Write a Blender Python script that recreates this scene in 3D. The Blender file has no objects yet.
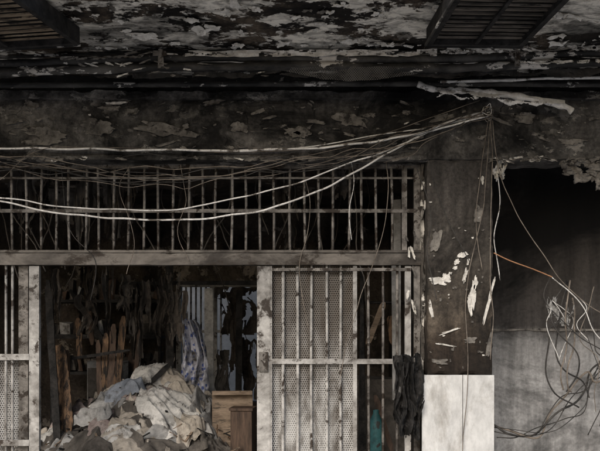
import bpy, math, random
from mathutils import Vector, Matrix, noise as mn
random.seed(7)
R=random.Random(11)
CAMY=-6.0; CZ=1.7; F=800.0; HOR=330.0
def P(px,py,y=0.0):
    s=(y-CAMY)/F
    return Vector(((px-300)*s, y, CZ+(HOR-py)*s))
# ---------------------------------------------------------------- materials
class M:
    def __init__(s,name):
        s.m=bpy.data.materials.new(name); s.m.use_nodes=True
        s.t=s.m.node_tree; s.t.nodes.clear()
        s.out=s.t.nodes.new('ShaderNodeOutputMaterial')
        s.b=s.t.nodes.new('ShaderNodeBsdfPrincipled')
        s.t.links.new(s.b.outputs[0],s.out.inputs[0])
        s.tc=s.t.nodes.new('ShaderNodeTexCoord').outputs['Object']
    def set(s,sock,v):
        if hasattr(v,'is_output') : s.t.links.new(v,sock)
        elif isinstance(v,(tuple,list)) and len(v)==3 and sock.type=='RGBA': sock.default_value=(*v,1)
        else: sock.default_value=v
    def map(s,sc,loc=(0,0,0)):
        n=s.t.nodes.new('ShaderNodeMapping'); s.set(n.inputs[0],s.tc)
        n.inputs['Scale'].default_value=sc; n.inputs['Location'].default_value=loc
        return n.outputs[0]
    def noise(s,scale,det=5,ro=.55,dist=0,vec=None):
        n=s.t.nodes.new('ShaderNodeTexNoise'); s.set(n.inputs['Vector'],vec if vec is not None else s.tc)
        n.inputs['Scale'].default_value=scale; n.inputs['Detail'].default_value=min(det,6)
        n.inputs['Roughness'].default_value=ro; n.inputs['Distortion'].default_value=dist
        return n.outputs['Fac']
    def vor(s,scale,feat='DISTANCE_TO_EDGE',vec=None):
        n=s.t.nodes.new('ShaderNodeTexVoronoi'); n.feature=feat; s.set(n.inputs['Vector'],vec if vec is not None else s.tc)
        n.inputs['Scale'].default_value=scale
        return n.outputs['Distance']
    def ramp(s,f,stops,interp='LINEAR'):
        n=s.t.nodes.new('ShaderNodeValToRGB'); s.set(n.inputs[0],f); cr=n.color_ramp; cr.interpolation=interp
        while len(cr.elements)<len(stops): cr.elements.new(.5)
        for e,(p,c) in zip(cr.elements,stops):
            e.position=p
            e.color=(c,c,c,1) if isinstance(c,(int,float)) else (*c,1)
        return n.outputs[0]
    def mix(s,f,a,b,bt='MIX'):
        n=s.t.nodes.new('ShaderNodeMix'); n.data_type='RGBA'; n.blend_type=bt
        s.set(n.inputs[0],f); s.set(n.inputs[6],a); s.set(n.inputs[7],b); return n.outputs[2]
    def math(s,op,a,b=0.0,c=None,clamp=False):
        n=s.t.nodes.new('ShaderNodeMath'); n.operation=op; n.use_clamp=clamp
        s.set(n.inputs[0],a); s.set(n.inputs[1],b)
        if c is not None: s.set(n.inputs[2],c)
        return n.outputs[0]
    def sep(s):
        n=s.t.nodes.new('ShaderNodeSeparateXYZ'); s.set(n.inputs[0],s.tc); return n.outputs
    def fin(s,col,rough=.85,h=None,bs=.4,bd=.01,spec=.25,metal=0):
        s.set(s.b.inputs['Base Color'],col); s.set(s.b.inputs['Roughness'],rough)
        s.b.inputs['Specular IOR Level'].default_value=spec; s.b.inputs['Metallic'].default_value=metal
        if h is not None:
            n=s.t.nodes.new('ShaderNodeBump'); n.inputs['Strength'].default_value=bs; n.inputs['Distance'].default_value=bd
            s.set(n.inputs['Height'],h); s.t.links.new(n.outputs[0],s.b.inputs['Normal'])
        return s.m

def peel(name,soot=(.012,.011,.010),mid=(.08,.072,.064),paint=(.42,.39,.34),t=.56,scale=3,st=(1,1,1),
         zg=None,bs=.8,bd=.012,m0=.38,m1=.66,inner=None,bandw=.02,loc=(0,0,0),crack=0,spk=(.55,1.4),zw=.35,streak=0,blot=None,bl=(.40,.54,.13)):
    """fire-damaged plaster: soot + grey plaster, with paint islands edged by a torn paint lip"""
    m=M(name); v=m.map(st,loc)
    big=m.noise(scale,2,.5,0,v); det=m.noise(scale*4.5,6,.7,.3,v)
    s=m.math('ADD',m.math('MULTIPLY',big,.55),m.math('MULTIPLY',det,.45))
    mask=m.ramp(s,[(t,0),(t+.01,1)])
    sn=m.noise(scale*.8,6,.7,.6,m.map((st[0],st[1],st[2]*.6),(3,1,2)))
    sm=m.ramp(sn,[(m0,0),(m1,1)])
    midc=mid
    if zg:
        z=m.sep()[2]; zz=m.math('ADD',z,m.math('MULTIPLY',m.math('SUBTRACT',m.noise(3,6,.65,0,m.map((1.6,1,.5))),.5),zw))
        z0,z1=zg[0][0],zg[-1][0]
        f=m.math('DIVIDE',m.math('SUBTRACT',zz,z0),z1-z0)
        midc=m.ramp(f,[((a-z0)/(z1-z0),c) for a,c in zg])
    base=m.mix(sm,soot,midc)
    fine=m.noise(34,6,.75)
    base=m.mix(1,base,m.ramp(fine,[(.35,spk[0]),(.68,spk[1])]),'MULTIPLY')
    pd=m.ramp(m.noise(scale*3,6,.7,.5,m.map(st,(7,3,1))),[(.36,.18),(.56,1)])
    pc=m.mix(1,paint,pd,'MULTIPLY')
    if inner:
        rim=m.ramp(s,[(t+.010,0),(t+.010+bandw,1)])
        pc=m.mix(rim,pc,m.mix(1,inner,pd,'MULTIPLY'))
    col=m.mix(mask,base,pc)
    if streak:
        k=m.ramp(m.noise(7,6,.65,.2,m.map((1,1,.10),(2,2,2))),[(.36,1-streak),(.62,1+streak*.5)])
        col=m.mix(1,col,k,'MULTIPLY')
    if blot: # heavy soot blotches over everything
        k=m.ramp(m.noise(blot,6,.72,.5,m.map((.7,1,1),(9,1,4))),[(bl[0],bl[2]),(bl[1],1)])
        col=m.mix(1,col,k,'MULTIPLY')
    h=m.math('ADD',m.math('MULTIPLY',mask,.8),m.math('MULTIPLY',fine,.6))
    if crack:
        dv=m.t.nodes.new('ShaderNodeVectorMath'); dv.operation='ADD'
        m.set(dv.inputs[0],v)
        nz=m.t.nodes.new('ShaderNodeTexNoise'); nz.inputs['Scale'].default_value=3; m.set(nz.inputs['Vector'],v)
        sc=m.t.nodes.new('ShaderNodeVectorMath'); sc.operation='SCALE'; sc.inputs[3].default_value=.5
        m.set(sc.inputs[0],nz.outputs['Color']); m.set(dv.inputs[1],sc.outputs[0])
        cr=m.ramp(m.vor(2.6,vec=dv.outputs[0]),[(0,1-crack),(.012,1)])
        cr=m.mix(m.ramp(m.noise(1.5,3),[(.48,0),(.56,1)]),(1,1,1),cr)
        col=m.mix(1,col,cr,'MULTIPLY'); h=m.math('ADD',h,m.math('MULTIPLY',cr,.3))
    return m.fin(col,.88,h,bs,bd)

def simple(name,a,b,scale=6,t0=.4,t1=.62,rough=.8,bs=.4,bd=.006,st=(1,1,1),spec=.25,metal=0,c=None,ct=(.55,.6),zs=None):
    m=M(name); v=m.map(st)
    f=m.ramp(m.noise(scale,6,.68,.4,v),[(t0,0),(t1,1)])
    col=m.mix(f,a,b)
    n2=m.noise(scale*1.7,6,.7,.2,m.map(st,(5,2,8)))
    if c: col=m.mix(m.ramp(n2,[(ct[0],0),(ct[1],1)]),col,c)
    if zs: # soot rising up to height band
        z=m.sep()[2]; zz=m.math('ADD',z,m.math('MULTIPLY',m.math('SUBTRACT',n2,.5),.9))
        k=m.ramp(m.math('DIVIDE',zz,4.),[(p/4.,q) for p,q in zs]); col=m.mix(1,col,k,'MULTIPLY')
    h=m.noise(scale*6,5,.7,0,v)
    col=m.mix(1,col,m.ramp(h,[(.3,.72),(.7,1.15)]),'MULTIPLY')
    return m.fin(col,rough,h,bs,bd,spec,metal)

SOF=peel('soffit_peeling',soot=(.011,.009,.008),mid=(.095,.075,.056),paint=(.84,.80,.72),t=.492,scale=2.6,st=(1,1.4,1),bd=.02,m0=.46,m1=.60,spk=(.4,1.6),blot=1.1,bl=(.38,.50,.22))
BEAM=peel('beam_burnt',soot=(.016,.015,.014),mid=(.135,.127,.118),paint=(.52,.50,.455),t=.565,scale=2.4,st=(1,1,1.8),inner=(.22,.205,.185),bandw=.006,crack=.8,m0=.38,m1=.62,streak=.35,blot=1.5)
WALLU=peel('upper_wall',soot=(.010,.010,.010),mid=(.04,.038,.036),paint=(.35,.33,.3),t=.63,scale=4)
COL=peel('column_burnt',soot=(.016,.014,.012),mid=(.08,.07,.06),paint=(.40,.37,.33),t=.70,scale=2.2,
   zg=[(1.3,(.022,.016,.012)),(1.60,(.042,.031,.023)),(1.82,(.11,.090,.070)),(2.3,(.104,.092,.079)),(2.7,(.065,.058,.052)),(3.1,(.035,.033,.031))],m0=.36,m1=.56,streak=.5,zw=.6)
RWALL=peel('rear_wall_sooted',soot=(.03,.029,.028),mid=(.08,.07,.06),paint=(.3,.29,.28),t=.80,scale=1.2,
   zg=[(.6,(.36,.355,.35)),(1.25,(.36,.355,.35)),(1.60,(.24,.235,.23)),(1.73,(.062,.056,.052)),(2.2,(.040,.035,.031)),(3.0,(.016,.015,.014))],m0=.14,m1=.42,bs=.4,spk=(.75,1.2),zw=.22,streak=.4,blot=.9)
INT=peel('interior_burnt',soot=(.013,.011,.010),mid=(.092,.076,.062),paint=(.26,.23,.20),t=.59,scale=1.8,m0=.42,m1=.62)
REV=peel('reveal_peeling',soot=(.03,.026,.022),mid=(.12,.108,.095),paint=(.5,.47,.42),t=.54,scale=3.5,st=(1,1,.6))
TILE=simple('white_tile',(.52,.52,.51),(.70,.70,.69),2,.3,.6,.35,.15,.002,spec=.5,c=(.30,.28,.25),ct=(.56,.76),st=(1,1,.5))
SOOTZ=[(1.0,1.0),(1.7,.82),(2.3,.44),(3.0,.36)]
BAR=simple('grille_paint',(.038,.033,.029),(.20,.185,.168),7,.37,.6,.6,.4,.003,c=(.026,.019,.014),ct=(.52,.57))
BARW=simple('gate_paint',(.17,.158,.144),(.52,.505,.48),4,.35,.58,.55,.3,.003,c=(.05,.038,.03),ct=(.54,.60),zs=SOOTZ)
RAIL=simple('rail_paint',(.032,.027,.023),(.145,.13,.114),4,.38,.62,.65,.4,.004,st=(.5,1,1),c=(.024,.017,.012),ct=(.52,.59))
BLACK=simple('charred',(.009,.009,.009),(.042,.039,.037),9,.4,.65,.8,.8,.01)
AWN=simple('awning_metal',(.013,.013,.013),(.095,.09,.083),4,.42,.65,.6,.6,.008,st=(.5,1,1),c=(.50,.48,.45),ct=(.58,.60))
WCAB=simple('cable_white',(.46,.445,.42),(.72,.705,.68),5,.35,.55,.55,.2,.002,c=(.12,.105,.09),ct=(.53,.60))
BCAB=simple('cable_brown',(.09,.074,.06),(.24,.205,.17),9,.35,.6,.6,.2,.002)
KCAB=simple('cable_black',(.015,.015,.015),(.06,.055,.05),9,.35,.6,.6,.2,.002)
OCAB=simple('cable_orange',(.30,.13,.065),(.44,.24,.13),9,.35,.6,.6,.2,.002)
FLAKE=simple('paint_flake',(.44,.42,.38),(.72,.695,.65),8,.35,.6,.8,.5,.004,c=(.12,.11,.095),ct=(.56,.64))
FLAKEG=simple('plaster_flake',(.07,.064,.058),(.20,.185,.165),8,.35,.6,.85,.5,.004,c=(.025,.022,.020),ct=(.52,.62))
WOOD=simple('scorched_wood',(.05,.031,.02),(.235,.145,.085),5,.38,.66,.75,.5,.004,st=(4,4,.5),c=(.016,.013,.011),ct=(.49,.57))
WOODH=simple('crate_wood',(.15,.11,.078),(.30,.23,.17),4,.35,.62,.75,.5,.003,st=(.6,4,4),c=(.06,.05,.04),ct=(.56,.64))
WOODD=simple('dark_wood',(.035,.024,.018),(.115,.075,.054),5,.35,.62,.7,.5,.003,st=(4,4,.5))
LOUV=simple('louver_wood',(.13,.095,.065),(.34,.27,.19),4,.38,.64,.75,.5,.004,st=(.6,4,4),c=(.025,.02,.017),ct=(.50,.57))
LOUVD=simple('louver_metal_sooted',(.04,.035,.030),(.19,.165,.14),4,.38,.6,.6,.5,.004,st=(.6,4,4),c=(.02,.018,.016),ct=(.54,.60))
GRND=simple('bounce_pavement',(.39,.38,.365),(.51,.50,.485),1.5,.3,.7,.9,.4,.01)  # paving colour lightened to bounce more light upward
ROADM=simple('asphalt',(.045,.045,.046),(.065,.065,.064),8,.3,.7,.9,.5,.01)
YARD=simple('yard_wall_paint',(.44,.44,.43),(.58,.58,.57),1.2,.3,.7,.85,.3,.01)
def cloth(name,a,b,**k): 
    k.setdefault('c',(.08,.072,.064));k.setdefault('ct',(.54,.68))
    return simple(name,a,b,4,.35,.58,.95,.6,.01,**k)
rags=[cloth('rag_white',(.32,.315,.30),(.62,.605,.58)),
 cloth('rag_grey',(.15,.15,.15),(.36,.355,.345)),
 cloth('rag_beige',(.23,.205,.17),(.46,.415,.36)),
 cloth('rag_blue',(.10,.115,.14),(.26,.285,.33)),
 cloth('rag_pink',(.19,.145,.135),(.34,.285,.265)),
 cloth('rag_charred',(.012,.012,.012),(.05,.045,.04)),
 cloth('rag_dark',(.042,.038,.034),(.13,.117,.104))]
SPL=cloth('hanging_soot_cloth',(.015,.013,.011),(.08,.068,.058))
def patterned():
    m=M('blue_floral_fabric'); 
    v=m.vor(17,'F1'); f=m.ramp(m.math('ADD',v,m.math('MULTIPLY',m.noise(25,5,.7),.9)),[(.70,0),(.80,1)])
    c=m.mix(f,(.09,.13,.34),(.52,.53,.60))
    c=m.mix(m.ramp(m.noise(5,6,.7),[(.48,0),(.64,1)]),c,(.06,.055,.05))
    return m.fin(c,.95,m.noise(30,5),.4,.004)
FLORAL=patterned()
def perf():
    m=M('perforated_steel'); x,y,z=m.sep()
    b=m.math('SUBTRACT',m.math('FRACT',m.math('ADD',m.math('DIVIDE',z,.017),20.)),.5)
    row=m.math('MULTIPLY',m.math('FLOOR',m.math('ADD',m.math('DIVIDE',z,.017),20.)),.5)
    a=m.math('SUBTRACT',m.math('FRACT',m.math('ADD',m.math('ADD',m.math('DIVIDE',x,.017),40.),row)),.5)
    d=m.math('ADD',m.math('MULTIPLY',a,a),m.math('MULTIPLY',b,b))
    hole=m.math('LESS_THAN',d,.075)
    n=m.noise(5,6,.7)
    zz=m.math('ADD',z,m.math('MULTIPLY',n,.7))
    f=m.ramp(m.math('DIVIDE',zz,3.0),[(.44,(.46,.455,.44)),(.60,(.30,.29,.275)),(.70,(.12,.11,.10)),(.84,(.075,.068,.06))])
    f=m.mix(m.ramp(m.noise(6,6,.72,.3,m.map((1,1,.3),(4,4,4))),[(.44,0),(.60,.9)]),f,(.075,.062,.05))
    mat=m.fin(f,.55)
    tr=m.t.nodes.new('ShaderNodeBsdfTransparent'); mx=m.t.nodes.new('ShaderNodeMixShader')
    m.set(mx.inputs[0],hole); m.t.links.new(m.b.outputs[0],mx.inputs[1]); m.t.links.new(tr.outputs[0],mx.inputs[2])
    m.t.links.new(mx.outputs[0],m.out.inputs[0])
    return mat
PERF=perf()
def meshcloth():
    m=M('burnt_netting'); x,y,z=m.sep()
    a=m.math('ABSOLUTE',m.math('SUBTRACT',m.math('FRACT',m.math('DIVIDE',m.math('ADD',x,m.math('ADD',z,20.)),.016)),.5))
    b=m.math('ABSOLUTE',m.math('SUBTRACT',m.math('FRACT',m.math('DIVIDE',m.math('ADD',m.math('SUBTRACT',x,z),20.),.016)),.5))
    thr=m.math('MULTIPLY',m.noise(6,4,.7),.66)
    hole=m.math('LESS_THAN',m.math('MAXIMUM',a,b),thr)
    mat=m.fin((.09,.086,.08),.8)
    tr=m.t.nodes.new('ShaderNodeBsdfTransparent'); mx=m.t.nodes.new('ShaderNodeMixShader')
    m.set(mx.inputs[0],hole); m.t.links.new(m.b.outputs[0],mx.inputs[1]); m.t.links.new(tr.outputs[0],mx.inputs[2])
    m.t.links.new(mx.outputs[0],m.out.inputs[0]); return mat
NET=meshcloth()
# ---------------------------------------------------------------- mesh builder
def fbm(p,o=4): 
    return mn.fractal(p,1.0,2.0,o)
class MB:
    def __init__(s): s.v=[];s.f=[];s.mi=[];s.sm=[]
    def box(s,x0,x1,y0,y1,z0,z1,mi=0,rot=None,piv=None,jit=0):
        b=len(s.v)
        for x in(x0,x1):
            for y in(y0,y1):
                for z in(z0,z1):
                    p=Vector((x,y,z))+Vector((R.uniform(-jit,jit),R.uniform(-jit,jit),R.uniform(-jit,jit)))
                    if rot is not None:
                        c=piv if piv is not None else Vector(((x0+x1)/2,(y0+y1)/2,(z0+z1)/2))
                        p=rot@(p-c)+c
                    s.v.append(p)
        for q in((0,1,3,2),(4,6,7,5),(0,4,5,1),(2,3,7,6),(0,2,6,4),(1,5,7,3)):
            s.f.append([b+i for i in q]); s.mi.append(mi); s.sm.append(False)
    def pbox(s,px0,px1,py0,py1,y,d,mi=0,**k):
        a=P(px0,py1,y);c=P(px1,py0,y); s.box(a.x,c.x,y,y+d,a.z,c.z,mi,**k)
    def rough(s,x0,x1,y0,y1,z0,z1,step=.05,amp=.006,chip=.02,mi=0):
        lo=(x0,y0,z0);hi=(x1,y1,z1);n=[max(1,int(round((hi[i]-lo[i])/step))) for i in range(3)]
        idx={}
        def vert(c):
            if c in idx: return idx[c]
            p=Vector([lo[i]+(hi[i]-lo[i])*c[i]/n[i] for i in range(3)])
            ext=[ (c[i]==0)or(c[i]==n[i]) for i in range(3)]
            d=Vector((mn.noise(p*6),mn.noise(p*6+Vector((9,0,0))),mn.noise(p*6+Vector((0,9,0)))))*amp
            if sum(ext)>=2:
                k=max(0,mn.noise(p*9+Vector((3,3,3)))+.15)*chip+abs(mn.noise(p*30))*chip*.5
                for i in range(3):
                    if ext[i]: d[i]+= k*(1 if c[i]==0 else -1)
            idx[c]=len(s.v); s.v.append(p+d); return idx[c]
        for ax in range(3):
            u,w=[i for i in range(3) if i!=ax]
            for e in(0,n[ax]):
                for i in range(n[u]):
                    for j in range(n[w]):
                        q=[]
                        for di,dj in((0,0),(1,0),(1,1),(0,1)):
                            c=[0,0,0];c[ax]=e;c[u]=i+di;c[w]=j+dj;q.append(vert(tuple(c)))
                        flip=(e==0)
                        if ax==1: flip=not flip
                        if flip:q.reverse()
                        s.f.append(q);s.mi.append(mi);s.sm.append(False)
    def tube(s,pts,r,mi=0,seg=6,sub=6,wob=0,rv=0,cap=True):
        pts=[Vector(p) for p in pts]
        if len(pts)>2 or wob:
            ex=[2*pts[0]-pts[1]]+pts+[2*pts[-1]-pts[-2]];o=[]
            for i in range(1,len(ex)-2):
                a,b,c,d=ex[i-1:i+3]
                for k in range(sub):
                    t=k/sub
                    o.append(.5*((2*b)+(c-a)*t+(2*a-5*b+4*c-d)*t*t+(3*b-a-3*c+d)*t**3))
            o.append(pts[-1]);pts=o
        if wob:
            sd=Vector((R.uniform(0,50),R.uniform(0,50),0))
            pts=[p+Vector((mn.noise(p*4+sd),mn.noise(p*4-sd),mn.noise(p*4+sd*2)))*wob for p in pts]
        b=len(s.v)
        up=None
        for i,p in enumerate(pts):
            t=(pts[min(i+1,len(pts)-1)]-pts[max(i-1,0)]).normalized()
            if up is None: up=Vector((0,1,0)) if abs(t.y)<.9 else Vector((1,0,0))
            e=t.cross(up).normalized(); up=e.cross(t).normalized()
            rr=r*(1+rv*mn.noise(p*14))
            for k in range(seg):
                a=2*math.pi*k/seg
                s.v.append(p+e*math.cos(a)*rr+up*math.sin(a)*rr)
        for i in range(len(pts)-1):
            for k in range(seg):
                k2=(k+1)%seg
                s.f.append([b+i*seg+k,b+i*seg+k2,b+(i+1)*seg+k2,b+(i+1)*seg+k]);s.mi.append(mi);s.sm.append(True)
        if cap:
            s.f.append([b+k for k in range(seg)][::-1]);s.mi.append(mi);s.sm.append(False)
            s.f.append([b+(len(pts)-1)*seg+k for k in range(seg)]);s.mi.append(mi);s.sm.append(False)
    def grid(s,fn,nu,nv,mi=0,hole=None,smooth=True):
        b=len(s.v)
        for i in range(nu+1):
            for j in range(nv+1): s.v.append(Vector(fn(i/nu,j/nv)))
        for i in range(nu):
            for j in range(nv):
                if hole and hole((i+.5)/nu,(j+.5)/nv): continue
                a=b+i*(nv+1)+j
                s.f.append([a,a+nv+1,a+nv+2,a+1]);s.mi.append(mi);s.sm.append(smooth)
    def flake(s,c,u,v,n,w,h,mi=0,curl=.0,lift=.003,thick=.004):
        b=len(s.v);K=36;sd=Vector((R.uniform(0,99),R.uniform(0,99),0));c=Vector(c)
        s.v.append(c+n*(lift+thick)); am=R.uniform(.35,.7)
        rot=R.uniform(-.35,.35); u,v=u*math.cos(rot)+v*math.sin(rot),v*math.cos(rot)-u*math.sin(rot)
        for ring in(.55,1.0):
            for k in range(K):
                a=2*math.pi*k/K;d=Vector((math.cos(a),math.sin(a),0))
                rr=ring*(1+am*mn.noise(d*1.1+sd)+.32*mn.noise(d*3+sd)+(.22*mn.noise(d*9+sd) if ring==1 else 0))*.5
                sq=1/max(abs(d.x),abs(d.y))**.5
                x=d.x*rr*w*sq;y=d.y*rr*h*sq
                l=lift+thick+(curl*max(0,mn.noise(d*1.2-sd)+.25) if ring==1 else 0)
                s.v.append(c+u*x+v*y+n*l)
        for k in range(K):
            k2=(k+1)%K
            s.f.append([b,b+1+k,b+1+k2]);s.mi.append(mi);s.sm.append(False)
            s.f.append([b+1+k,b+1+K+k,b+1+K+k2,b+1+k2]);s.mi.append(mi);s.sm.append(False)
        b2=len(s.v)
        for k in range(K): s.v.append(s.v[b+1+K+k]-n*thick)
        for k in range(K):
            k2=(k+1)%K
            s.f.append([b+1+K+k,b2+k,b2+k2,b+1+K+k2]);s.mi.append(mi);s.sm.append(False)
    def build(s,name,mats,parent=None):
        me=bpy.data.meshes.new(name); me.from_pydata([tuple(p) for p in s.v],[],s.f)
        for m in(mats if isinstance(mats,list) else [mats]): me.materials.append(m)
        me.polygons.foreach_set('material_index',s.mi); me.polygons.foreach_set('use_smooth',s.sm); me.update()
        o=bpy.data.objects.new(name,me); bpy.context.scene.collection.objects.link(o)
        if parent: o.parent=parent
        return o
def empty(name):
    o=bpy.data.objects.new(name,None); bpy.context.scene.collection.objects.link(o); return o
X=Vector((1,0,0));Y=Vector((0,1,0));Z=Vector((0,0,1))
# ---------------------------------------------------------------- ground
g=MB(); g.grid(lambda a,b:(-150+300*a,-150+300*b,-.12),2,2); g.build('ground',ROADM)
g=MB(); g.box(-40,40,-14,9,-.119,0); g.build('bounce_pavement',GRND)  # out of view; paving widened to reflect light onto soffit and beam
# ---------------------------------------------------------------- building
B=empty('burnt_building')
SZ=3.63; SY=-1.5
m=MB()
m.grid(lambda a,b:((-5+10*a),(SY+(.06-SY)*b),SZ+.010*mn.noise(Vector((a*40,b*8,0)))),200,36)
m.build('balcony_soffit',SOF,B)
m=MB(); m.box(-5,5,SY,.05,SZ+.03,SZ+.2); m.build('balcony_slab',BEAM,B)
m=MB(); m.box(-5,5,SY,SY+.1,SZ+.2,SZ+1.2); m.box(-5,5,.05,.25,SZ+.2,SZ+3);m.box(-5,5,.25,3.9,SZ+2.9,SZ+3); m.build('upper_floor_wall',WALLU,B)
zb=P(0,160,-.02).z; zt=P(0,97,-.02).z
m=MB(); m.rough(-5,5,-.02,.30,zb,zt,.045,.010,.024); m.build('lintel_beam',BEAM,B)
m=MB(); m.rough(-5,5,.07,.30,zt-.02,SZ+.03,.06,.006,.01); m.build('wall_above_lintel',WALLU,B)
m=MB(); m.rough(-5,5,-.07,.08,P(0,98,-.07).z,P(0,90,-.07).z,.04,.008,.022); m.build('lintel_moulding',BEAM,B)
m=MB(); m.rough(-5,P(427,0).x,-.045,-.015,P(0,160,-.04).z,P(0,155,-.04).z,.03,.006,.016); m.build('lintel_drip_edge',BEAM,B)
cx0=P(427,0).x;cx1=P(493,0).x
ztile=P(0,375).z
m=MB(); m.rough(cx0,cx1,0,.42,ztile,zb+.01,.03,.006,.018); m.build('column',COL,B)
m=MB()
tx0=P(422,0,-.02).x;tx1=P(494,0,-.02).x
m.box(tx0+.01,tx1-.01,-.004,.42,0,ztile-.002,1)
for (a,b_) in((tx0,tx0+(tx1-tx0)*.56),(tx0+(tx1-tx0)*.56+.005,tx1)):
    z=ztile
    for h in(.62,.62):
        m.box(a,b_,-.022,-.0045,z-h+.004,z,0,jit=.0015); z-=h
m.build('column_tile_cladding',[TILE,COL],B)
m=MB(); m.rough(P(421,0,.1).x,cx0-.002,.10,.40,.0,zb-.002,.04,.006,.015); m.build('door_jamb',REV,B)
xi0=-3.9
m=MB()
m.box(xi0-.2,xi0,.32,3.9,0,3.4)
m.box(cx0+.12,cx0+.3,.43,3.9,0,3.4)
wx0=P(180,0,3.7).x;wx1=P(262,0,3.7).x;wz0=P(0,402,3.7).z;wz1=P(0,283,3.7).z
m.box(xi0,wx0,3.7,3.9,0,3.4);m.box(wx1,cx0+.12,3.7,3.9,0,3.4)
m.box(wx0,wx1,3.7,3.9,0,wz0);m.box(wx0,wx1,3.7,3.9,wz1,3.4)
m.build('shop_inner_walls',INT,B)
m=MB(); m.grid(lambda a,b:(-4+9*a,.3+3.6*b,3.14+.05*fbm(Vector((a*12,b*5,0)))),90,40); m.build('shop_ceiling',INT,B)
m=MB(); m.box(-4,5,.1,3.9,.0,.14); m.build('shop_floor',INT,B)
m=MB(); m.box(-6,3,6.6,6.8,0,3.0); m.build('yard_wall',YARD)
m=MB(); m.rough(cx0+.31,5,.85,1.0,.0,3.2,.08,.010,.01); m.build('right_bay_wall',RWALL,B)
m=MB(); a=P(493,331.5,.82);c=P(700,328.5,.82); m.rough(cx0+.31,5,.835,.86,a.z,c.z,.03,.005,.010)
m.build('dado_ledge',FLAKEG,B)
m=MB()
for i in range(50):
    px=R.choice([R.uniform(493,600),R.uniform(0,425)]);w=R.uniform(.03,.12)
    m.flake(P(px,R.uniform(158,161),-.045),X,Z,-Y,w,R.uniform(.012,.030),R.choice([1,1,1,1,0]),.02)
for i in range(110):
    px=R.uniform(0,600);sz=R.choice([.2,.25,.4,.8])
    m.flake(P(px,R.uniform(102,150),-.03),(X+Z*R.uniform(-.3,.3)).normalized(),Z,-Y,R.uniform(.05,.2)*sz,R.uniform(.02,.07)*sz,1 if R.random()<.88 else 0,.012)
for px,py,w,h in((40,142,30,6),(97,127,26,12),(165,130,50,10),(45,133,36,10),(240,127,14,8),(350,120,26,10),(300,132,20,8),(525,118,20,8)):
    m.flake(P(px,py,-.03),X,Z,-Y,w*.0085,h*.0085,1,.015)
m.build('peeling_paint_on_lintel',[FLAKE,FLAKEG],B)
m=MB()
for px,py,w,h,i in((438,281,18,6,0),(446,278,7,8,0),(473,294,5,28,0),(470,306,4,16,0),(475,286,3,10,0),(462,255,8,5,0),(457,262,5,4,0),(465,276,3,12,0),
   (489,300,2.5,36,0),(450,331,16,1.8,0),(446,345,18,1.4,0),(480,352,5,2,1),(436,240,8,18,1),(431,310,2.5,16,0),(478,215,7,14,1),(482,180,3,6,0),(470,340,10,5,1),(440,362,14,4,1),(489,345,4,22,1),(455,268,4,3,0),(450,273,3,2,0),(468,262,2,6,0)):
    m.flake(P(px,py,-.004),X,Z,-Y,w*.0085,h*.0085,i,.010,.001,.003)
for k in range(40):
    m.flake(P(R.uniform(429,491),R.uniform(170,370),-.004),X,Z,-Y,R.uniform(.006,.022),R.uniform(.006,.022),R.choice([0,1,1,1]),.004,.001,.003)
m.build('peeling_paint_on_column',[FLAKE,FLAKEG],B)
m=MB()
for i in range(380):
    x=R.uniform(-3,3);y=R.uniform(SY,-.1);a=R.uniform(0,3.14)
    u=Vector((math.cos(a),math.sin(a),0));sz=R.choice([.2,.3,.5,1])
    m.flake((x,y,SZ-.012),u,u.cross(Z),-Z,R.uniform(.04,.17)*sz,R.uniform(.03,.11)*sz,R.choice([0,0,0,1]),.025*sz,.0,.003)
m.build('peeling_paint_on_soffit',[FLAKE,FLAKEG],B)
m=MB()
for i in range(24):
    m.flake(P(R.uniform(421,426) if R.random()<.5 else R.uniform(403,420),R.uniform(175,320),.09),X,Z,-Y,.02,R.uniform(.04,.12),R.choice([0,1,1]),.02)
m.build('peeling_paint_on_jamb',[FLAKE,FLAKEG],B)
# ---------------------------------------------------------------- louvers
def louver(x0,x1,y0,y1,zb_,rot,piv,mat):
    m=MB();r=Matrix.Rotation(rot,3,'Z')@Matrix.Rotation(.03,3,'X');pv=Vector(piv)
    t=.035;h=SZ-zb_-.02
    k=dict(rot=r,piv=pv)
    m.box(x0,x1,y1-t,y1,zb_,zb_+h,1,**k);m.box(x0,x1,y0,y0+t,zb_,zb_+h,1,**k)
    m.box(x0,x0+t,y0+t,y1-t,zb_,zb_+h,1,**k);m.box(x1-t,x1,y0+t,y1-t,zb_,zb_+h,1,**k)
    m.box(x0-.012,x0-.002,y0,y1,zb_-.004,zb_+.012,2,**k);m.box(x0,x1,y1+.002,y1+.010,zb_-.006,zb_+.006,2,**k)
    n=11
    for i in range(n):
        yy=y0+t+(y1-y0-2*t)*(i+.5)/n
        m.box(x0+t,x1-t,yy-.018,yy+.018,zb_+.030,zb_+.040,0,rot=r@Matrix.Rotation(.18+R.uniform(-.16,.16),3,'X')@Matrix.Rotation(R.uniform(-.03,.03),3,'Z'),piv=None)
        c=Vector(((x0+x1)/2,yy,zb_+.035));d=(r@(c-pv)+pv)-c
        for q in range(len(m.v)-8,len(m.v)): m.v[q]=m.v[q]+d
    mid=(x0+x1)/2
    m.box(mid-.012,mid+.012,y0+t,y1-t,zb_+.004,zb_+.018,1,**k)
    m.box(x0+t,x1-t,y0+t,y1-t,zb_+h-.01,zb_+h-.005,1,**k)
    return m.build('ceiling_louver',[mat,BLACK,AWN])
louver(-2.35,-1.39,-1.75,-.95,3.50,-.17,(-1.39,-.95,3.5),LOUV)
louver(.80,1.42,-1.75,-.93,3.50,.04,(.80,-.93,3.5),LOUVD)
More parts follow.
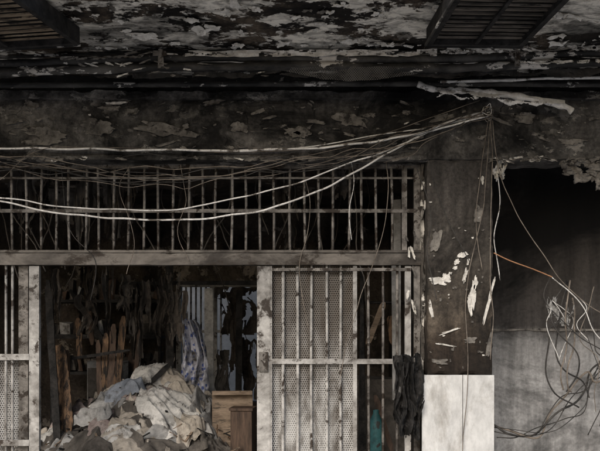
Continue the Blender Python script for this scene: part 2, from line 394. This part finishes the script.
# ---------------------------------------------------------------- awning rail
A=empty('burnt_awning')
m=MB()
def AP(px,py,y=-.55): return P(px,py,y)
m.tube([AP(-120,61),AP(0,64),AP(160,58),AP(300,58),AP(440,59),AP(600,53),AP(720,52)],.030,0,10,14,.006,.25)
m.tube([AP(-120,73),AP(0,72),AP(160,67),AP(300,66),AP(440,68),AP(600,62),AP(720,60)],.032,0,8,14,.008,.35)
m.tube([AP(-120,56,-.5),AP(0,57,-.5),AP(160,52,-.5),AP(300,52,-.5),AP(440,52,-.5),AP(600,46,-.5),AP(720,46,-.5)],.012,0,8,14,.004,.3)
m.build('roller_tube',AWN,A)
m=MB()
for px in(160,518):
    a=AP(px,50,-.62)
    m.box(a.x-.016,a.x+.02,-.60,-.59,a.z-.10,a.z+.015,0,jit=.004)
    m.box(a.x-.05,a.x+.04,-.60,-.588,a.z-.03,a.z-.0,0,jit=.006)
m.build('bracket',BAR,A)
m=MB()
def netf(a,b):
    px=270+(440-270)*a; top=66; sag=14*math.sin(math.pi*a)
    p=P(px,top+sag*b+1,-.58+.03*b); p.y+=.02*fbm(p*6); p.z+=.006*fbm(p*9); return p
m.grid(netf,60,8); 
def netg(a,b):
    px=-60+700*a; p=P(px,68+(9+5*mn.noise(Vector((a*9,1,0))))*b,-.53); p.y+=.03*fbm(p*5); p.z+=.01*fbm(p*12); return p
m.grid(netg,400,12,1,hole=lambda a,b: mn.noise(Vector((a*30,b*1.5,4)))+.3*mn.noise(Vector((a*90,b*4,4)))>.12+.2*(1-b))
m.build('burnt_fabric',[NET,BLACK],A)
m=MB()
def strip(px0,px1,pyf,hh,mi=0,seed=0,thr=.16):
    m.grid(lambda a,b:P(px0+(px1-px0)*a,pyf(a)+hh*(b-.5)*(1+.6*mn.noise(Vector((a*14,seed,b*2)))),-.594)+Vector((0,-.012*mn.noise(Vector((a*20,b*2,seed))),.004*mn.noise(Vector((a*30,b,seed))))),150,6,mi,
      hole=lambda a,b:mn.noise(Vector((a*14,b*1.5,seed)))+.35*mn.noise(Vector((a*60,b*5,seed)))>thr)
strip(185,437,lambda a:53.5-1*a,6,0,3.3,.25);strip(440,520,lambda a:52-2*a,3.5,0,8.4,.25);strip(572,640,lambda a:48-1*a,5,0,12.2,.3);strip(60,150,lambda a:59-3*a,3,1,17.7);strip(520,640,lambda a:63-3*a,3,0,22.1)
for i in range(50):
    px=R.choice([R.uniform(185,435),R.uniform(445,600),R.uniform(0,600)]);
    m.flake(AP(px,(R.uniform(52,56) if px<440 else R.uniform(47,52)),-.592),X,Z,-Y,R.uniform(.02,.10),R.uniform(.006,.018),R.choice([0,1]),.006,.0,.002)
for i in range(26):
    m.flake(AP(R.uniform(0,270),R.uniform(60,76),-.592),X,Z,-Y,R.uniform(.02,.09),R.uniform(.006,.014),R.choice([0,1]),.01,.0,.002)
m.build('peeled_coating',[FLAKE,FLAKEG],A)
m=MB(); m.tube([P(-100,86,-.13),P(100,85,-.13),P(300,84,-.13),P(500,84,-.13),P(720,86,-.13)],.020,0,10,16,.004,.15)
m.build('conduit_pipe',AWN)
m=MB(); m.tube([P(418,84,-.2),P(440,90,-.2),P(480,92,-.2),P(525,97,-.2),P(562,106,-.2),P(572,112,-.2)],.022,0,10,16,.014,.9)
m.tube([P(440,82,-.2),P(500,80,-.2),P(600,78,-.2),P(700,80,-.2)],.010,0,8,8,.006,.5)
m.grid(lambda a,b:P(425+140*a,86+14*a+10*b*(1+.5*mn.noise(Vector((a*9,0,0)))),-.215-.03*math.sin(b*3)+.01*mn.noise(Vector((a*12,b*3,0)))),120,16,0,hole=lambda a,b:mn.noise(Vector((a*9,b*2,0)))+.3*mn.noise(Vector((a*40,b*8,0)))>.3-b*.7)
m.build('insulated_pipe',WCAB)
# ---------------------------------------------------------------- cables
C=empty('overhead_cable_bundle')
Yc=-.10
def cab(mb,pts,r,mi=0,y=Yc,wob=.006,ys=None):
    mb.tube([P(p[0],p[1],(p[2] if len(p)>2 else y+R.uniform(-.03,.03))) for p in pts],r,mi,6,10,wob)
m=MB()
cab(m,[(-80,146),(0,148),(120,150),(250,150),(340,146),(410,135),(450,122),(492,108)],.0082,wob=.016)
cab(m,[(-80,190),(0,202),(60,213),(130,219),(200,219),(260,210),(320,190),(380,158),(430,132),(488,116)],.0070,wob=.016)
cab(m,[(-80,186),(0,198),(60,206),(120,210),(190,207),(260,193),(330,172),(400,144),(450,124),(490,113)],.0055,wob=.018)
cab(m,[(230,150),(300,148),(370,136),(440,126),(490,112)],.0045)
m.build('white_cables',WCAB,C)
m=MB()
for k in range(8):
    s=R.uniform(2,46); y0=R.uniform(154,178)
    cab(m,[(-80,y0-5),(0,y0),(R.uniform(80,140),y0+s*.55),(220,y0+s*R.uniform(.3,.6)),(320,y0+s*.1-4+R.uniform(-3,6)),(400,138+R.uniform(-5,18)),(450,124+R.uniform(-3,10)),(490,111+R.uniform(-4,8))],R.choice([.0022,.0028,.0032]),R.choice([0,0,1,1,2]),Yc-.02,.05)
for k in range(4):
    x0=R.uniform(250,400)
    cab(m,[(x0,162,.0),(x0+30,155),(430,135+R.uniform(-8,12)),(490,110+R.uniform(-3,8))],.0025,R.choice([0,1,0]),Yc,.02)
cab(m,[(0,180),(40,150),(110,148),(250,152),(360,140),(480,100)],.0025,0)
m.build('thin_cables',[BCAB,KCAB,WCAB],C)
m=MB()
for k in range(14):
    a=R.uniform(0,6.28);
    pts=[P(488,112,-.1)+Vector((math.cos(a+i*1.3)*.040*R.uniform(.4,1.2),R.uniform(-.03,.03),math.sin(a+i*1.3)*.06*R.uniform(.4,1.2))) for i in range(5)]
    m.tube(pts,.0030,R.choice([0,1,1,2]),5,6)
m.build('cable_knot',[BCAB,KCAB,WCAB],C)
D=empty('dangling_wires')
m=MB()
def dw(pts,r=.003,mi=0,y=-.05,wob=.015): cab(m,pts,r,mi,y,wob)
dw([(490,112),(488,150),(484,200),(474,250),(466,300),(468,370),(462,451),(462,480)],.003,0)
dw([(491,112),(492,180),(490,250),(493,320),(491,360)],.004,0)
dw([(489,115),(480,170),(476,230),(482,270)],.003,0)
dw([(428,160),(440,200),(455,235),(470,262)],.003,1)
dw([(416,165),(430,210),(427,255),(436,300)],.0035,1)
dw([(493,120),(497,165),(515,210),(540,250),(565,285),(600,312),(660,330)],.0035,0,-.1)
dw([(494,252),(515,262),(535,270),(552,277)],.0045,3,-.05,.01)
dw([(552,277),(570,292),(585,310),(600,340),(640,360)],.004,2,-.05)
dw([(497,165),(500,200),(495,240),(500,280)],.004,2,.0)
dw([(385,150),(388,200),(378,250),(360,300),(345,350),(340,380)],.003,0,.06)
dw([(350,155),(354,180),(349,210),(352,240)],.0030,2,.05)
dw([(300,160),(310,210),(300,270),(308,330)],.0025,0,.08)
dw([(180,165),(186,200),(178,230),(190,262)],.0025,0,.08)
dw([(60,165),(70,230),(95,262),(90,300)],.0025,1,.08)
dw([(130,165),(120,190),(135,240),(127,275)],.0025,0,.08)
for k in range(6):
    dw([(495,430+R.uniform(-6,10)),(530,434+R.uniform(-6,6)),(560,415+R.uniform(-16,16)),(585,395+R.uniform(-24,16)),(600,375+R.uniform(-24,14)),(640,350+R.uniform(-30,30))],R.choice([.003,.004,.008]),R.choice([1,1,1,0]),.1,.05)
for k in range(8):
    x=R.uniform(560,600)
    dw([(x,R.uniform(280,320)),(x+R.uniform(-15,10),340+R.uniform(-20,20)),(x+R.uniform(-10,20),370+R.uniform(-20,20)),(x+R.uniform(-10,30),R.uniform(390,440))],R.choice([.003,.004,.006]),R.choice([0,1,1,1]),.0,.04)
for k in range(4):
    x=R.uniform(545,575)
    dw([(x,300+R.uniform(-10,5)),(x+R.uniform(-4,14),310),(x+R.uniform(-4,20),325),(x+R.uniform(0,30),340+R.uniform(-10,30))],.003,2,.0,.03)
dw([(600,350),(570,330),(545,300),(550,277)],.004,1,.0)
m.build('wires',[BCAB,KCAB,WCAB,OCAB],D)
m=MB()
def shred(px0,px1,py0,py1,y,mi,seed,thr=.12,nu=36,nv=48,fold=.07):
    sd=Vector((seed*3.1,seed,0))
    def f(a,b):
        q=Vector((a*3,b*3,0))+sd
        ns=.5*mn.noise(Vector((b*2.5,0,0))+sd)*(px1-px0)*.5
        p=P(px0+(px1-px0)*a+ns,py0+(py1-py0)*b,y)
        return p+Vector((.03*mn.noise(q),fold*(mn.noise(Vector((a*7,b*1.5,0))+sd)+.4*fbm(q*1.3)+.25*mn.noise(q*6)),.03*mn.noise(q*2)))
    m.grid(f,nu,nv,mi,hole=lambda a,b: mn.noise(Vector((a*4,b*1.8,0))+sd)+.35*mn.noise(Vector((a*16,b*8,0))+sd)+1.2*max(0,abs(a-.5)-.3)*2+1.2*max(0,b-.65)>thr+.12)
shred(545,560,297,326,.0,0,2,.05);shred(560,572,302,330,.02,0,5,.0)
m.build('torn_netting',[rags[1]])
m=MB(); shred(394,423,355,432,-.05,0,8,.25,60,80,fold=.09);shred(396,420,362,436,-.09,0,11,.2,60,80,fold=.09);shred(402,418,385,440,-.02,0,14,.25,60,80,fold=.09)
m.build('charred_cloth',BLACK)
m=MB(); shred(562,604,160,182,-.03,0,21,.3);shred(588,615,160,190,-.02,0,24,.2);shred(494,506,160,180,.0,1,31,.1)
m.build('hanging_debris',[FLAKEG,FLAKE])
# ---------------------------------------------------------------- grille & gates
G=empty('security_grille')
yg=.14
m=MB()
x=-46.
while x<404:
    dx=R.uniform(-1.2,1.2); lean=R.uniform(-1.5,1.5)
    a=P(x+dx,253,yg+.012);b=P(x+dx+lean,163,yg+.012)
    m.tube([a,(a+b)/2+Vector((R.uniform(-.008,.008),0,0)),b],.0105,0,8,3)
    x+=14.6
m.pbox(402,407,163,253,yg,.03); m.pbox(414,420,163,253,yg,.04)
m.build('upper_bars',BAR,G)
m=MB(); m.pbox(-60,420,209,212.5,yg-.004,.012);m.pbox(-60,420,164,168,yg-.006,.05);m.pbox(-60,420,177,179,yg-.003,.008); m.build('upper_rails',BAR,G)
m=MB(); a=P(-60,265,yg-.03);b=P(421,253,yg-.03); m.rough(a.x,b.x,yg-.03,yg+.05,a.z,b.z,.03,.0025,.004)
m.pbox(-60,421,250,252.6,yg-.036,.06); m.build('transom_rail',RAIL,G)
Lf=MB()
yl=.13
Lf.pbox(257,270,266,470,yl,.045,0);Lf.pbox(270.3,272,266,470,yl-.004,.03,0)
Lf.pbox(405,411,266,470,yl,.04,0);Lf.pbox(414,420,266,470,yl+.0,.05,1)
for px in(283,297.5,312,327,341,355.5):
    dd=R.uniform(-.8,.8)
    a=P(px,500,yl+.02);b=P(px+dd,265,yl+.02); Lf.tube([a,(a+b)/2+Vector((R.uniform(-.006,.006),0,0)),b],.0125 if px<300 else .0105,0,8,3)
for px in(369,383,397):
    a=P(px,500,yl+.02);b=P(px+R.uniform(-1,1),265,yl+.02); Lf.tube([a,(a+b)/2,b],.0105,1,8,3)
Lf.pbox(272,411,359,364,yl-.006,.014,0)
Lf.pbox(272,411,268,271,yl-.006,.014,1)
Lf.pbox(353,357,266,470,yl-.004,.01,0)
Lf.pbox(259,268,352,372,yl-.016,.012,1)
Lf.build('gate_leaf_bars',[BARW,BAR],G)
m=MB()
def pf(a,b):
    p=P(272+82*a,266+220*b,yl+.05); p.y+=.012*fbm(Vector((a*4,b*8,0))); return p
m.grid(pf,24,60); m.build('perforated_infill',PERF,G)
m=MB()
m.pbox(29,39,266,470,yl,.045,0)
m.pbox(18.5,28,266,470,yl+.05,.04,1)
for px in(-35,-21,-7,6,12.5):
    a=P(px,500,yl+.02);b=P(px,265,yl+.02); m.tube([a,(a+b)/2,b],.0105,0,8,3)
m.pbox(-50,29,354,360,yl-.004,.014,0);m.pbox(-50,29,440,446,yl-.004,.014,0)
m.build('fixed_leaf_bars',[BARW,BAR],G)
m=MB(); m.grid(lambda a,b:P(-50+70*a,360+120*b,yl+.09),2,2); m.build('fixed_leaf_infill',PERF,G)
# ---------------------------------------------------------------- interior contents
Wn=empty('rear_window')
m=MB(); yw=3.66
m.pbox(176,264,281,287,yw-.03,.05);m.pbox(176,181,287,402,yw-.03,.05);m.pbox(212,217,287,402,yw-.03,.05);m.pbox(257,262,287,402,yw-.03,.05)
m.pbox(181,257,330,333,yw-.02,.03)
for i in range(8):
    px=186+i*5; m.tube([P(px,286,yw),P(px,402,yw)],.012,0,6,1)
m.build('frame_and_bars',BARW,Wn)
m=MB()
shred(217,262,287,335,3.55,0,41,.2);shred(226,250,320,395,3.5,0,44,.1);shred(240,262,340,400,3.5,0,47,.15);shred(216,232,350,402,3.5,1,49,.2)
m.build('burnt_curtain',[SPL,rags[6]])
m=MB(); m.pbox(166,173,262,400,2.6,.06,0,jit=.01);m.pbox(120,262,281,285,2.7,.04,0,jit=.01); m.pbox(236,242,290,400,3.2,.05,0,jit=.01); m.build('charred_timber_frame',[BLACK])
m=MB();m.pbox(205,213,288,398,2.9,.03,0,jit=.012);m.build('white_board',rags[0])
RP=empty('rag_pile')
def mh(x,y):
    d=((x+1.42)/.95)**2+((y-2.7)/.9)**2
    return .14+.80*math.exp(-d*.9)+.30*math.exp(-((x+2.0)/1.2)**2-((y-1.9)/.9)**2)+.16*math.exp(-((x+1.2)/.7)**2-((y-1.6)/.6)**2)+.10*fbm(Vector((x*2.0,y*2.0,0)))
m=MB(); m.grid(lambda a,b:(-3.6+3.4*a,1.0+2.6*b,mh(-3.6+3.4*a,1.0+2.6*b)+.07*abs(fbm(Vector((a*34,b*27,0))))),180,140,smooth=False); m.build('ash_and_debris',rags[6],RP)
m=MB()
def rag(x,y,size,mi,ang,seed,amp=.09,lay=.03,n=44):
    """a crumpled cloth lying over the heap: rounded outline, long directional folds"""
    sd=Vector((seed*7.3,seed*1.7,0))
    ca,sa=math.cos(ang),math.sin(ang); asp=R.uniform(.45,.9); fr=R.uniform(7,12)
    def f(a,b):
        p=(a-.5)*2;q_=(b-.5)*2
        u=p*math.sqrt(max(0,1-q_*q_*.5))*.5*size;v=q_*math.sqrt(max(0,1-p*p*.5))*.5*size*asp
        q=Vector((u*5,v*5,0))+sd
        u+=.14*mn.noise(q*.8)*min(1,size*4);v+=.14*mn.noise(q*.8+Vector((5,5,5)))*min(1,size*4)
        xx=x+u*ca-v*sa;yy=y+u*sa+v*ca
        wv=mn.noise(Vector((u*3,v*3,seed)))*.10
        rd=1-abs(mn.noise(Vector((u*2.2+sd.x,(v+wv)*fr,seed)))*2.4)
        r2=mn.noise(Vector(((u+wv)*6+sd.x,(v+wv)*fr*2.2,seed+.5)))
        e=min(a,1-a,b,1-b); edge=min(1,e*5)
        return (xx,yy,mh(xx,yy)+amp*rd*(.4+.6*edge)+.030*r2+.05*edge+lay)
    m.grid(f,n,n,mi)
for i in range(24):
    rag(R.uniform(-3.0,-1.8),R.uniform(1.3,2.4),R.uniform(.25,.5),R.choice([1,5,6,6,6]),R.uniform(0,6.28),100+i,.07)
for i in range(30):
    x=R.gauss(-1.5,.38);y=R.gauss(2.15,.34)
    if x>-.85: continue
    rag(x,y,R.uniform(.3,.6),R.choice([0,0,1,1,2,2,6,4]),R.uniform(-.9,.9),i,R.uniform(.06,.13),.0+.07*R.random())
for i in range(13):
    rag(R.uniform(-1.95,-.85),R.uniform(1.2,1.9),R.uniform(.28,.5),R.choice([0,1,2,3,6]),R.uniform(-.9,.9),200+i,R.uniform(.05,.10),.03)
for (x,y,s_,mi,an) in((-1.55,2.35,.5,0,.5),(-1.25,2.2,.42,2,-.6),(-1.75,2.0,.45,3,.2),(-1.35,1.8,.5,0,-.3),(-1.05,2.0,.36,1,1.0),(-2.0,1.8,.4,1,-.5)):
    rag(x,y,s_,mi,an,300+s_*100,.11,.11)
for i in range(40):
    rag(R.uniform(-2.9,-.8),R.uniform(1.3,2.5),R.uniform(.04,.10),R.choice([0,1,2,5,6]),R.uniform(0,6.28),400+i,.02,.08,9)
m.build('rags',rags,RP)
m=MB()
for i in range(150):
    x=R.uniform(-3.1,-.5);y=R.uniform(1.3,2.9);L=R.uniform(.04,.22);a=R.uniform(0,6.28)
    c=Vector((x,y,mh(x,y)+.13));w=R.uniform(.004,.012)
    m.box(c.x-L/2,c.x+L/2,c.y-w,c.y+w,c.z-w*.5,c.z+w*.5,R.choice([0,2,2,3]),rot=Matrix.Rotation(a,3,'Z')@Matrix.Rotation(R.uniform(-.6,.6),3,'Y'))
m.build('splinters',[WOOD,WCAB,BLACK,WOODH],RP)
m=MB()
def drape(a,b):
    w=9+18*b**.6; px=188+9*b+(a-.5)*w*1.25+3*math.sin(b*5); py=319+88*b+3*mn.noise(Vector((a*4,0,2)))
    fold=.05*math.sin(a*19+2*mn.noise(Vector((a*2,b*3,0)))*2)+.05*mn.noise(Vector((a*5,b*3,7)))+.03*mn.noise(Vector((a*12,b*14,7)))
    return P(px,py,2.35)+Vector((.02*mn.noise(Vector((a*6,b*6,0))),fold+.25*(a-.5)**2,0))
m.grid(drape,60,60)
m.build('draped_floral_bedding',FLORAL)
m=MB(); k=dict(rot=Matrix.Rotation(.12,3,'Z'))
m.pbox(212,252,393,480,1.9,.03,0,rot=Matrix.Rotation(.12,3,'Z')@Matrix.Rotation(-.1,3,'X'),jit=.01)
m.pbox(212,252,391,395,1.86,.04,0,**k)
m.build('wooden_board',WOODH)
m=MB(); m.pbox(231,253,411,490,1.6,.22,0,rot=Matrix.Rotation(-.1,3,'Z'),jit=.006); m.pbox(230,254,408.5,411,1.58,.26,0,rot=Matrix.Rotation(-.1,3,'Z')); m.build('wooden_drawer_box',WOODD)
def plank(px0,py0,px1,py1,y0,y1,w,mat,name='scorched_plank',t=.02):
    a=P(px0,py0,y0);b=P(px1,py1,y1);mm=MB();n=30;d=(b-a);side=d.cross(Y).normalized()
    if side.length<.1: side=X
    sd=R.uniform(0,50)
    for i in range(n+1):
        tt=i/n;c=a+d*tt
        tp=min(1,.45+tt*6,.5+(1-tt)*5)
        wl=w*.5*tp*(1+.2*mn.noise(Vector((tt*3,sd,0)))+.14*mn.noise(Vector((tt*22,sd,0))));wr=w*.5*tp*(1+.2*mn.noise(Vector((tt*3,sd+9,0)))+.14*mn.noise(Vector((tt*22,sd+9,0))))
        for q in((-wl,-t/2),(wr,-t/2),(wr,t/2),(-wl,t/2)): mm.v.append(c+side*q[0]+Y*(q[1]+.02*mn.noise(Vector((tt*3,sd,3)))))
    for i in range(n):
        for k_ in range(4):
            k2=(k_+1)%4;mm.f.append([i*4+k_,i*4+k2,(i+1)*4+k2,(i+1)*4+k_]);mm.mi.append(0);mm.sm.append(False)
    mm.f.append([3,2,1,0]);mm.f.append([n*4+i for i in range(4)]);mm.mi+=[0,0];mm.sm+=[False,False]
    return mm.build(name,mat)
plank(58,345,68,432,2.0,1.8,.14,WOOD);plank(66,350,62,430,2.1,1.9,.10,WOODD);plank(52,350,60,430,2.1,1.9,.06,WOOD)
plank(124,316,116,395,2.3,2.2,.07,WOOD);plank(114,324,110,392,2.35,2.2,.07,WOODD);plank(106,333,104,400,2.3,2.2,.06,WOOD);plank(98,340,100,398,2.3,2.2,.05,WOODD);plank(78,318,80,360,2.3,2.2,.06,WOOD);plank(140,330,134,392,2.5,2.4,.05,WOODD);plank(88,300,92,345,2.5,2.5,.05,WOODD)
plank(110,422,172,362,1.9,2.3,.05,BLACK,'charred_timber');plank(62,360,130,350,2.2,2.1,.03,BLACK,'charred_timber')
plank(70,290,160,430,2.9,2.6,.06,BLACK,'charred_timber');plank(48,280,58,451,1.9,1.7,.07,BLACK,'charred_timber')
m=MB();m.pbox(84,124,362,440,2.6,.4,0,rot=Matrix.Rotation(.2,3,'Z'));m.pbox(88,120,368,400,2.56,.02,1,rot=Matrix.Rotation(.2,3,'Z'));m.build('burnt_cabinet',[rags[1],rags[6]])
m=MB()
for py in(300,335,372): m.pbox(50,160,py,py+3,2.9,.4,0,jit=.01)
for px in(50,105,158): m.pbox(px,px+3,270,440,2.9,.03,0,jit=.01)
for i in range(50):
    px=R.uniform(52,154);py=R.choice([299.5,334.5,371.5]);w=R.uniform(3,11);h=R.uniform(4,20)
    m.pbox(px,px+w,py-h,py,2.92+R.uniform(0,.2),.15,R.choice([1,1,1,4,2,3]),rot=Matrix.Rotation(R.uniform(-.3,.3),3,'Y'),jit=.02)
m.build('burnt_shelving',[BLACK,rags[6],rags[5],rags[1],WOODD])
m=MB()
for i in range(14):
    px=R.uniform(42,170);py=R.uniform(262,300);shred(px,px+R.uniform(8,24),py,py+R.uniform(30,80),R.uniform(1.8,3.2),R.choice([0,0,1]),50+i,.05,40,60)
m.build('hanging_burnt_rags',[SPL,rags[6]])
m=MB()
for i in range(26):
    px=R.uniform(0,410); shred(px,px+R.uniform(10,36),150,R.uniform(180,250),R.uniform(.6,2.6),R.choice([0,0,1]),80+i,.1,26,40)
for i in range(24):
    px=R.uniform(0,400);y=R.uniform(.5,2.5)
    m.tube([P(px,150,y),P(px+R.uniform(-20,20),200,y),P(px+R.uniform(-30,30),R.uniform(230,330),y)],.006,R.choice([0,1]),5,8,.05)
m.build('hanging_ceiling_debris',[rags[6],SPL])
plank(384,302,367,345,1.0,1.0,.05,WOODH,'broken_plank');plank(390,316,394,345,1.2,1.2,.07,WOOD,'broken_plank');plank(375,395,392,451,1.2,1.1,.05,WOODD,'broken_plank')
TEAL=simple('teal_plastic',(.03,.10,.11),(.07,.20,.21),5,.35,.6,.5,c=(.05,.05,.05))
m=MB(); base=P(376,470,.9)
prof=[(0,.05),(.02,.062),(.35,.062),(.42,.05),(.47,.025),(.50,.025)]
m.grid(lambda u,v:(base.x+math.cos(u*6.2832)*prof[min(5,int(v*5+.001))][1],.9+math.sin(u*6.2832)*prof[min(5,int(v*5+.001))][1],P(0,410,.9).z-.5+prof[min(5,int(v*5+.001))][0]),16,5)
m.box(base.x-.1,base.x+.1,.8,1.0,.14,P(0,410,.9).z-.5,1)
m.build('plastic_bottle_on_block',[TEAL,BLACK])
m=MB()
m.pbox(355,420,300,303,1.6,.05,0,jit=.02);m.pbox(360,364,270,451,1.5,.04,0,jit=.02);m.pbox(340,410,380,480,1.7,.5,1,jit=.04);m.pbox(280,345,395,480,1.9,.5,2,jit=.04)
m.pbox(392,400,200,400,.9,.04,2,jit=.01)
m.build('burnt_furniture',[BLACK,rags[6],rags[1]])
# ---------------------------------------------------------------- light, world, camera
w=bpy.data.worlds.new('World');bpy.context.scene.world=w;w.use_nodes=True
nt=w.node_tree;bg=nt.nodes['Background'];sk=nt.nodes.new('ShaderNodeTexSky');sk.sky_type='NISHITA';sk.sun_disc=False
EL=math.radians(30);AZ=math.radians(200)
sk.sun_elevation=EL;sk.sun_rotation=AZ;sk.air_density=1.0;sk.dust_density=2.8
nt.links.new(sk.outputs[0],bg.inputs[0]);bg.inputs[1].default_value=.15
L=bpy.data.lights.new('sun','SUN');L.energy=1.5;L.angle=math.radians(20);L.color=(1,.98,.95)
lo=bpy.data.objects.new('sun',L);bpy.context.scene.collection.objects.link(lo)
d=Vector((math.sin(AZ)*math.cos(EL),math.cos(AZ)*math.cos(EL),math.sin(EL)))
lo.rotation_euler=d.to_track_quat('Z','Y').to_euler(); lo.location=(0,-8,8)
cam=bpy.data.cameras.new('camera');co=bpy.data.objects.new('camera',cam);bpy.context.scene.collection.objects.link(co)
co.location=(0,CAMY,CZ);co.rotation_euler=(math.pi/2,0,0);cam.sensor_width=36;cam.lens=48;cam.shift_y=(HOR-225.5)/600;cam.clip_end=500
bpy.context.scene.camera=co
s=bpy.context.scene;s.view_settings.view_transform='Standard';s.view_settings.look='None';s.view_settings.exposure=0
